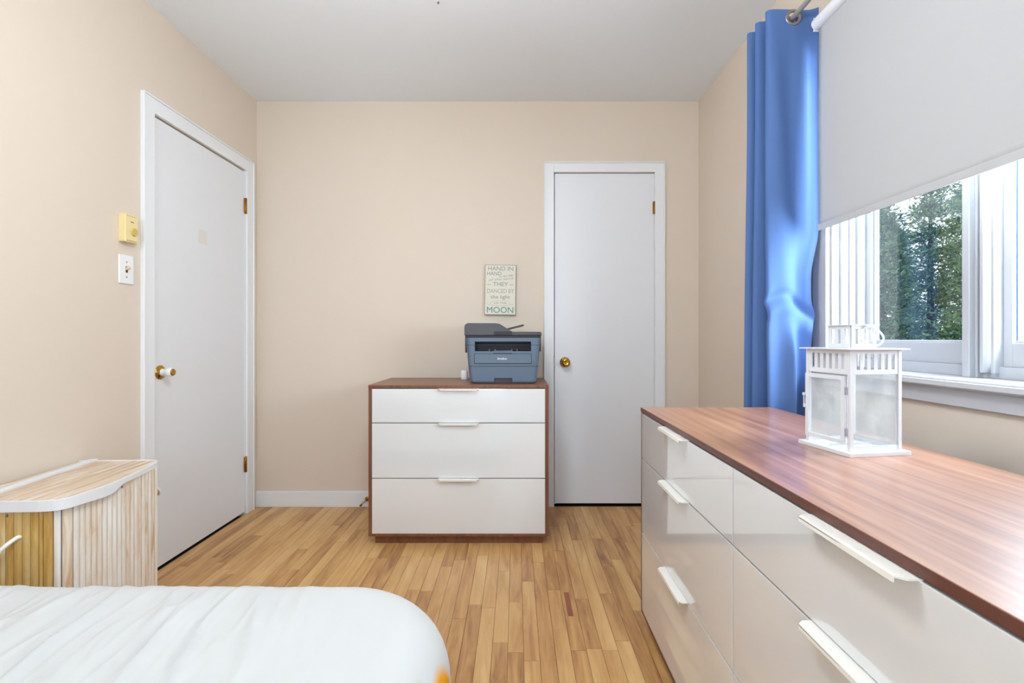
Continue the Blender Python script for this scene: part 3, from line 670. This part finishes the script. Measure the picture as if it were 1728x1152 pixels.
# ------------------------------------------------------------------ roller shade, rod and curtain
SXX = 1.056
rs = empty('roller_shade', (SXX, 1.2, 1.39)); tag(rs, 'grey white roller shade pulled half down over the window', 'shade')
NB = 40; V = []; Fc = []
for i in range(NB + 1):
    y = 0.76 + (1.698 - 0.76) * i / NB - 1.2
    for j in range(31):
        z = 0.012 + (2.110 - 1.39 - 0.012) * j / 30
        V.append((0.0015 * math.sin(z * 9 + y * 3) * min(1, j / 8), y, z))
for i in range(NB):
    for j in range(30): a = i * 31 + j; Fc.append((a, a + 31, a + 32, a + 1))
so = obj('shade_fabric', (V, Fc), 'shade', rs, smooth=True)
md = so.modifiers.new('solid', 'SOLIDIFY'); md.thickness = 0.0012; md.offset = 0
boxes('hem_bar', [(-0.0025, 0.0025, -0.44, 0.498, 0.0, 0.022)], 'shade', rs, 0.0015)
lathe('roller_tube', [(0, 0), (0.021, 0), (0.021, 0.95), (0, 0.95)], 'white_plastic', rs, 'y', 28, (-0.001, -0.447, 2.114 - 1.39))
for yy in (-0.452, 0.506): boxes('roller_bracket', [(-0.012, 1.082 - SXX, yy - 0.002, yy + 0.002, 2.090 - 1.39, 2.138 - 1.39)], 'white_plastic', rs, 0.001)

RX, RZ = 0.990, 2.160
rod = empty('curtain_rod', (RX, 1.0, RZ)); tag(rod, 'grey metal curtain rod above the window', 'curtain rod')
lathe('rod_tube', [(0, -0.60), (0.0085, -0.60), (0.0085, 0.945), (0, 0.945)], 'rod', rod, 'y', 20)
lathe('finial', [(0, 0.945), (0.012, 0.945), (0.017, 0.957), (0.012, 0.972), (0, 0.976)], 'rod', rod, 'y', 20)
for yy in (0.935, -0.55):
    boxes('bracket', [(0.0, XR - RX - 0.004, yy - 0.004, yy + 0.004, -0.016, -0.006), (XR - RX - 0.004, XR - RX, yy - 0.012, yy + 0.012, -0.035, 0.03)], 'steel', rod, 0.001)

# curtain: zig-zag sheet hung from the rod, window-side hem first
CT, CB = 2.188, 0.10
tipL, tipR = 0.897, 1.062
ys = [1.735, 1.735, 1.770, 1.800, 1.832, 1.862, 1.893, 1.925, 1.955, 1.985]
path = [(1.072, 1.722), (1.062, 1.730), (1.04, 1.738), (0.99, 1.735), (0.93, 1.733), (0.905, 1.737), (0.898, 1.748), (0.906, 1.760), (0.95, 1.768), (0.99, 1.772), (1.03, 1.775), (1.05, 1.785), (1.03, 1.795), (0.99, 1.797), (0.93, 1.799), (0.900, 1.803), (0.893, 1.813), (0.902, 1.824), (0.95, 1.829), (0.99, 1.832), (1.04, 1.837), (1.052, 1.847), (1.035, 1.857), (0.99, 1.860), (0.93, 1.861), (0.900, 1.864), (0.892, 1.874), (0.902, 1.886), (0.95, 1.891), (0.99, 1.894), (1.04, 1.900), (1.052, 1.91), (1.03, 1.92), (0.99, 1.923), (0.94, 1.925)]
pp = catmull([(x, y, 0) for x, y in path], 10)
# resample evenly
dist = [0]
for a, b in zip(pp, pp[1:]): dist.append(dist[-1] + (b - a).length)
NU = 330; rs_ = []; k = 0
for i in range(NU + 1):
    d = dist[-1] * i / NU
    while k < len(dist) - 2 and dist[k + 1] < d: k += 1
    t = (d - dist[k]) / max(1e-9, dist[k + 1] - dist[k]); rs_.append(pp[k].lerp(pp[k + 1], min(1, t)))
zs = [CT - 0.0035 * i for i in range(26)]
while zs[-1] > CB: zs.append(zs[-1] - 0.0125)
rodY = [p.y for p in rs_]
V = []; NV = len(zs)
def sst(a, b, x):
    t = max(0, min(1, (x - a) / (b - a))); return t * t * (3 - 2 * t)
for i, p in enumerate(rs_):
    u = i / NU
    for z in zs:
        g = sst(2.0, 0.7, z)                      # how far down
        x = p.x + (-0.012 * g if p.y > 1.79 else 0.006 * g) * sst(1.0, 0.92, p.x)
        y = p.y
        front = sst(0.27, 0.20, u)                # the fold that faces into the room
        # hem drawn in by a pinch below the shade, flaring a little at the pinch
        x -= front * sst(0.96, 1.06, p.x) * (0.030 * sst(1.42, 1.22, z) - 0.016 * math.exp(-((z - 1.09) / 0.035) ** 2))
        # slanting pinch creases and a belly under it
        cx = (p.x - 0.985) / 0.08
        zc = 1.165 - 0.045 * cx * cx - 0.03 * cx
        y += front * (0.018 * math.exp(-((z - zc) / 0.018) ** 2) - 0.012 * math.exp(-((z - zc + 0.05) / 0.03) ** 2)) * sst(0.0, 0.25, u + 0.12)
        y -= front * 0.028 * math.exp(-((p.x - 0.985) / 0.030) ** 2) * sst(1.12, 0.95, z)
        y += 0.004 * noise.noise((p.x * 14, z * 2.2, p.y * 30)) * (0.3 + g) + front * 0.006 * math.sin(p.x * 60 + z * 3) * sst(2.15, 1.9, z)
        V.append((x, y, z))
Fc = []
for i in range(NU):
    for j in range(NV - 1):
        cxx = (rs_[i].x + rs_[i + 1].x) / 2; cz = (zs[j] + zs[j + 1]) / 2
        mid = abs((rs_[i + 1] - rs_[i]).normalized().x) > 0.8
        if mid and (cxx - RX) ** 2 + (cz - RZ) ** 2 < 0.0215 ** 2: continue
        a = i * NV + j; Fc.append((a, a + 1, a + NV + 1, a + NV))
cu = empty('curtain', (RX, 1.82, CB)); tag(cu, 'blue grommet curtain gathered at the side of the window', 'curtain')
V = [(x - RX, y - 1.82, z - CB) for x, y, z in V]
co = obj('curtain_fabric', (V, Fc), 'curtain', cu, smooth=True)
gy = []
for i in range(NU):
    if (rs_[i].x - RX) * (rs_[i + 1].x - RX) <= 0: gy.append((rs_[i].y + rs_[i + 1].y) / 2)
for y in gy:
    prof = [(0.0235 + 0.0060 * math.cos(a), 0.0035 * math.sin(a)) for a in [2 * PI * k / 14 for k in range(15)]]
    bm = bmesh.new(); n = 40; rings = []
    for r, h in prof[:-1]: rings.append([bm.verts.new((r * math.cos(2 * PI * q / n), h, r * math.sin(2 * PI * q / n))) for q in range(n)])
    for a_, b_ in zip(rings, rings[1:] + rings[:1]):
        for q in range(n): bm.faces.new((a_[q], a_[(q + 1) % n], b_[(q + 1) % n], b_[q]))
    o = obj('grommet', bm, 'steel', cu, smooth=True); o.location = (0, y - 1.82, RZ - CB)
    o['label'] = 'silver metal grommet'

# ------------------------------------------------------------------ bamboo hamper
hm = empty('laundry_hamper', (-1.391, 1.525, 0), math.radians(2.5)); tag(hm, 'whitewashed bamboo laundry hamper with curved lid beside the left wall', 'hamper')
HX, HY = -1.395, 1.525
def L(x, y): return (x - HX, y - HY)
# bowed side (towards the room) from near corner to far corner
bow = []
for i in range(41):
    t = i / 40; y = 1.345 + (1.715 - 1.345) * t
    bow.append((-1.262 + 0.020 * math.sin(PI * (0.1 + 0.75 * t)) - 0.012 * t, y))
corner = [(-1.300, 1.322), (-1.279, 1.326), (-1.266, 1.334)]
def slat(name, p, q, z0, z1, m, th_=0.006):
    p = Vector((*L(*p), 0)); q = Vector((*L(*q), 0)); d = (q - p); n_ = Vector((d.y, -d.x, 0)).normalized() * th_
    g = d.normalized() * 0.0006
    bm = bmesh.new(); a, b = p + g, q - g; mdp = (a + b) / 2 + n_ * 1.15
    lo = [a, a + n_ * 0.75, mdp, b + n_ * 0.75, b]
    vl = [bm.verts.new((v.x, v.y, z0)) for v in lo]; vh = [bm.verts.new((v.x, v.y, z1)) for v in lo]
    bm.faces.new(vl[::-1]); bm.faces.new(vh)
    for i in range(5): bm.faces.new((vl[i], vl[(i + 1) % 5], vh[(i + 1) % 5], vh[i]))
    return obj(name, bm, m, hm)
x = -1.548
while x < -1.301:
    slat('slat', (x, 1.322), (min(x + 0.0215, -1.300), 1.322), 0.02, 0.562, 'bamboo_tan'); x += 0.0215
for a, b, m_ in zip(corner, corner[1:], ('bamboo_tan', 'bamboo_white')): slat('slat', a, b, 0.02, 0.562, m_)
bl = [corner[-1]] + [bow[i] for i in range(1, 41, 2)]
for a, b in zip(bl, bl[1:]): slat('slat', a, b, 0.02, 0.562, 'bamboo_white')
# inner liner box and back, top frame
lin = [(-1.552, 1.326), (-1.302, 1.326), (-1.272, 1.338)] + [(x - 0.004, y) for x, y in bow[2::4]] + [(-1.29, 1.722), (-1.552, 1.722)]
bm = bmesh.new(); a = [bm.verts.new((*L(*p), 0.012)) for p in lin]; b = [bm.verts.new((*L(*p), 0.556)) for p in lin]
bm.faces.new(a[::-1]); bm.faces.new(b)
for i in range(len(lin)): bm.faces.new((a[i], a[(i + 1) % len(lin)], b[(i + 1) % len(lin)], b[i]))
obj('inner_frame', bm, 'bamboo_tan', hm)
# lid: slats running along y clipped to the outline, with white band round the edge
LID = [(-1.556, 1.302), (-1.300, 1.302), (-1.262, 1.309), (-1.244, 1.325), (-1.234, 1.36), (-1.228, 1.42), (-1.230, 1.50), (-1.240, 1.59), (-1.252, 1.66), (-1.262, 1.705), (-1.280, 1.735), (-1.310, 1.747), (-1.556, 1.747)]
def lid_y(x):
    ysx = []
    for p, q in zip(LID, LID[1:] + LID[:1]):
        if (p[0] - x) * (q[0] - x) < 0: ysx.append(p[1] + (q[1] - p[1]) * (x - p[0]) / (q[0] - p[0]))
    return (min(ysx), max(ysx)) if len(ysx) >= 2 else None
x = -1.554
while x < -1.236:
    xe = min(x + 0.0155, -1.232); ra, rb = lid_y(x + 0.0012), lid_y(xe - 0.0012)
    if ra and rb:
        bm = bmesh.new(); g = 0.0006; e = 0.004
        q = [(x + g, ra[0] + e), (xe - g, rb[0] + e), (xe - g, rb[1] - e), (x + g, ra[1] - e)]
        lo = [bm.verts.new((*L(*p), 0.566)) for p in q]; hi = [bm.verts.new((*L(*p), 0.5755)) for p in q]
        cxm = (q[0][0] + q[1][0]) / 2
        bm.faces.new(lo[::-1]); bm.faces.new(hi)
        for i in range(4): bm.faces.new((lo[i], lo[(i + 1) % 4], hi[(i + 1) % 4], hi[i]))
        obj('lid_slat', bm, 'bamboo_lid', hm, 0.0012)
    x = xe
# edge band (a bent strip), deeper at the near side, thinner past the middle of the bow
out = catmull([(p[0], p[1], 0) for p in LID[1:-1]], 6); out = [Vector((LID[0][0], LID[0][1], 0))] + out + [Vector((LID[-1][0], LID[-1][1], 0))]
bm = bmesh.new(); R4 = []
for i, p in enumerate(out):
    t = (out[min(i + 1, len(out) - 1)] - out[max(i - 1, 0)]).normalized(); nn = Vector((-t.y, t.x, 0))
    drop = 0.030 - 0.013 * sst(1.47, 1.51, p.y) + 0.004 * math.exp(-((p.y - 1.44) / 0.04) ** 2)
    ins = p + nn * 0.006
    R4.append([bm.verts.new((*L(p.x, p.y), 0.578)), bm.verts.new((*L(p.x, p.y), 0.578 - drop)), bm.verts.new((*L(ins.x, ins.y), 0.578 - drop)), bm.verts.new((*L(ins.x, ins.y), 0.578))])
for a, b in zip(R4, R4[1:]):
    for i in range(4): bm.faces.new((a[i], a[(i + 1) % 4], b[(i + 1) % 4], b[i]))
bm.faces.new(R4[0]); bm.faces.new(R4[-1][::-1])
eb = obj('lid_edge_band', bm, 'wash', hm, 0.001); eb['label'] = 'worn white painted lid rim'
hb_ = boxes('lid_hinge_batten', [(-0.012, 0.012, -0.222, 0.222, 0, 0.0075)], 'wash', hm, 0.001); hb_.location = (*L(-1.492, 1.527), 0.5755); hb_.rotation_euler = (0, 0, math.radians(4))
# rope loops
tube('rope_handle', catmull([(-1.532 - HX, 1.318 - HY, 0.46), (-1.530 - HX, 1.290 - HY, 0.445), (-1.50 - HX, 1.268 - HY, 0.405), (-1.455 - HX, 1.262 - HY, 0.395), (-1.41 - HX, 1.268 - HY, 0.415), (-1.372 - HX, 1.288 - HY, 0.462), (-1.362 - HX, 1.308 - HY, 0.476), (-1.360 - HX, 1.318 - HY, 0.476)], 8), 0.0055, 'rope', hm)
tube('rope_handle', catmull([(-1.45 - HX, 1.724 - HY, 0.46), (-1.44 - HX, 1.755 - HY, 0.45), (-1.37 - HX, 1.775 - HY, 0.43), (-1.300 - HX, 1.768 - HY, 0.445), (-1.287 - HX, 1.754 - HY, 0.466), (-1.292 - HX, 1.738 - HY, 0.482), (-1.30 - HX, 1.722 - HY, 0.482)], 8), 0.0045, 'rope', hm)
for (px, py, ax) in ((-1.392, 1.3155, 'y'), (-1.243, 1.52, 'x')):
    lathe('rivet', [(0, 0), (0.004, 0), (0.003, -0.002 if ax == 'y' else 0.002), (0, -0.003 if ax == 'y' else 0.003)], 'steel', hm, ax, 12, (*L(px, py), 0.535 if ax == 'y' else 0.548))

# ------------------------------------------------------------------ bed and duvet
bed = empty('bed', (-0.82, -0.08, 0)); tag(bed, 'bed standing under the white duvet', 'bed')
boxes('bed_frame', [(-0.64, 0.64, -0.98, 0.90, 0.10, 0.24)], 'bedwood', bed, 0.004)
for sx in (-1, 1):
    for yy in (-0.93, 0.85): boxes('leg', [(sx * 0.58 - 0.03, sx * 0.58 + 0.03, yy - 0.03, yy + 0.03, 0, 0.10)], 'bedwood', bed)
boxes('mattress', [(-0.63, 0.63, -0.97, 0.89, 0.24, 0.49)], 'mattress', bed, 0.05)
bed.children[-1].modifiers['bevel'].segments = 4

BX0, BX1, BY0, BY1, BT = -1.545, -0.106, -1.10, 0.980, 0.552
def outline(inset, n=560):
    """rounded rectangle outline points, equal parameter for every inset"""
    pts = []; r = 0.21
    x0, x1, y0, y1 = BX0, BX1, BY0, BY1
    seg = []
    # weights: more points on the far and right edges near the far right corner
    arcs = [((x0 + r, y1 - r), 180, 90), ((x1 - r, y1 - r), 90, 0), ((x1 - r, y0 + r), 0, -90), ((x0 + r, y0 + r), 270, 180)]
    rr = max(r - inset, 0.0005)
    def lin(p, q, k): return [(p[0] + (q[0] - p[0]) * i / k, p[1] + (q[1] - p[1]) * i / k) for i in range(k)]
    def arc(c, a0, a1, k, cc): return [(cc[0] + rr * math.cos(math.radians(a0 + (a1 - a0) * i / k)), cc[1] + rr * math.sin(math.radians(a0 + (a1 - a0) * i / k))) for i in range(k)]
    cs = []
    for (c, a0, a1) in arcs:
        ex = max(0, inset - r)
        sx = 1 if c[0] < (x0 + x1) / 2 else -1; sy = 1 if c[1] < (y0 + y1) / 2 else -1
        cs.append((c[0] + sx * ex, c[1] + sy * ex))
    ks = [260, 150, 30, 50]; ka = [20, 40, 16, 16]
    out = []
    ends = []
    for (c, a0, a1), cc in zip(arcs, cs):
        ends.append(((cc[0] + rr * math.cos(math.radians(a0)), cc[1] + rr * math.sin(math.radians(a0))), (cc[0] + rr * math.cos(math.radians(a1)), cc[1] + rr * math.sin(math.radians(a1)))))
    for i in range(4):
        out += arc(arcs[i][0], arcs[i][1], arcs[i][2], ka[i], cs[i])
        out += lin(ends[i][1], ends[(i + 1) % 4][0], ks[i])
    return out
def wrinkle(x, y):
    # creases run roughly along the bed, strongest away from the corner
    k = sst(-0.22, -0.55, x)
    q = x + 0.12 * (y - 0.75) + 0.02 * noise.noise((x * 5, y * 5, 1.0))
    n1 = noise.noise((q * 17, y * 2.6, 3.3)); n2 = noise.noise((q * 34, y * 4.2, 8.1)); n3 = noise.noise((x * 7, y * 7, 5.0))
    ridge = (1 - min(1, abs(n1) * 3.2)) ** 2
    ridge2 = (1 - min(1, abs(n2) * 3.5)) ** 2
    k *= 1 - 0.65 * sst(0.82, 0.94, y)
    return k * (0.0105 * ridge + 0.0035 * ridge2 + 0.004 * n1) + 0.004 * n3 * (0.4 + k)
RR = 0.095
rings = []
N0 = len(outline(0))
zsk = [0.14, 0.20, 0.27, 0.33, 0.37, 0.40, 0.43]
for z in zsk:
    o0 = outline(0); d = (BT - RR - z); fl = 0.055 * (d / 0.33) ** 1.2 + 0.0
    row = []
    for i, (x, y) in enumerate(o0):
        p, q = o0[i - 1], o0[(i + 1) % N0]; tx, ty = q[0] - p[0], q[1] - p[1]; l = math.hypot(tx, ty); nx, ny = -ty / l, tx / l
        wv = 0.018 * (d / 0.33) * noise.noise((x * 6, y * 6, z * 1.5)) + 0.006 * (d / 0.33) * math.sin(i * 0.21)
        xx, yy = x + nx * (fl + wv), y + ny * (fl + wv)
        row.append((max(xx, XL + 0.02), max(yy, YF + 0.02), z))
    rings.append(row)
for k in range(0, 13):
    a = PI / 2 * k / 12; ins_ = RR * (1 - math.cos(a)); z = BT - RR + RR * math.sin(a)
    rings.append([(x, y, z + wrinkle(x, y) * math.sin(a)) for x, y in outline(ins_)])
ii = RR
while ii < 0.36:
    ii += 0.0055
    rings.append([(x, y, BT + wrinkle(x, y)) for x, y in outline(ii)])
while ii < 0.68:
    ii += 0.04
    rings.append([(x, y, BT + wrinkle(x, y)) for x, y in outline(ii)])
V = [p for r in rings for p in r]; Fc = []
# direction of the outline is clockwise seen from above
for k in range(len(rings) - 1):
    for i in range(N0):
        a, b = k * N0 + i, k * N0 + (i + 1) % N0
        Fc.append((b, a, a + N0, b + N0))
Fc.append(tuple((len(rings) - 1) * N0 + i for i in range(N0))[::-1])
# ring normals: flare sign check
cx_, cy_ = (BX0 + BX1) / 2, (BY0 + BY1) / 2
V = [(x - cx_, y - cy_, z - 0.14) for x, y, z in V]
dv = obj('duvet', (V, Fc), 'duvet', None, smooth=True); dv.location = (cx_, cy_, 0.14)
tag(dv, 'rumpled white duvet with a yellow print at the corner', 'duvet')

# ------------------------------------------------------------------ outdoors: lawn and cedar trees beyond the window
struct(boxes('ground', [(XR + T, 40, -20, 40, -0.75, -0.65)], 'grass'))
def tree_mesh(seed, H):
    rnd = random.Random(seed); V = []; Fc = []
    nb_ = 300
    for b in range(nb_):
        t = rnd.random() ** 0.8; z = 0.3 + (H - 0.35) * t
        R = (0.64 * (1 - t) ** 0.55 + 0.10) * rnd.uniform(0.6, 1.1); az = rnd.uniform(0, 2 * PI)
        up = rnd.uniform(0.15, 0.55)
        d = Vector((math.cos(az), math.sin(az), up)).normalized()
        for s in range(46):
            f = rnd.uniform(0.15, 1.0)
            c = Vector((0, 0, z)) + d * R * f + Vector((rnd.gauss(0, 0.05), rnd.gauss(0, 0.05), rnd.gauss(0, 0.05) - 0.10 * f * f))
            l = rnd.uniform(0.035, 0.085); wd = l * rnd.uniform(0.22, 0.4)
            a = (d + Vector((rnd.gauss(0, 0.6), rnd.gauss(0, 0.6), rnd.gauss(0, 0.5)))).normalized()
            s_ = a.cross(Vector((rnd.gauss(0, 1), rnd.gauss(0, 1), rnd.gauss(0, 1)))).normalized() * wd
            i0 = len(V)
            V += [c - a * l * 0.5, c - s_ * 0.6 + a * l * 0.05, c + a * l * 0.6, c + s_ * 0.6 + a * l * 0.05]
            Fc.append((i0, i0 + 1, i0 + 2, i0 + 3))
    me = bpy.data.meshes.new('foliage'); me.from_pydata(V, [], Fc); me.materials.append(M['leaf'])
    return me
def tree(x, y, me, H, rz, first):
    t = empty('cedar_tree', (x, y, -0.65), rz)
    tag(t, 'green cedar tree seen outside through the window', 'tree', 'cedar trees outside the window')
    fo = bpy.data.objects.new('foliage', me); C.objects.link(fo); fo.parent = t; fo['kind'] = 'stuff'
    tk = tube('trunk', [(0, 0, 0), (0.01, 0.01, H * 0.35), (0, -0.01, H * 0.7), (0.0, 0, H * 0.98)], [0.07, 0.055, 0.032, 0.008], 'bark', t, 8)
    return t
tm = [(tree_mesh(3, 3.9), 3.9), (tree_mesh(8, 3.5), 3.5), (tree_mesh(15, 4.3), 4.3)]
spots = [(4.95 + 0.1 * (q % 2), 0.6 + 1.5 * q, q % 3, q * 1.7) for q in range(6)] + [(6.4, 1.5 + 1.5 * q, (q + 1) % 3, q * 2.3) for q in range(6)] + [(7.9, 4.05 + 1.5 * q, (q + 2) % 3, q * 2.9) for q in range(5)]
for x, y, k, rz in spots: tree(x, y, tm[k][0], tm[k][1], rz, False)
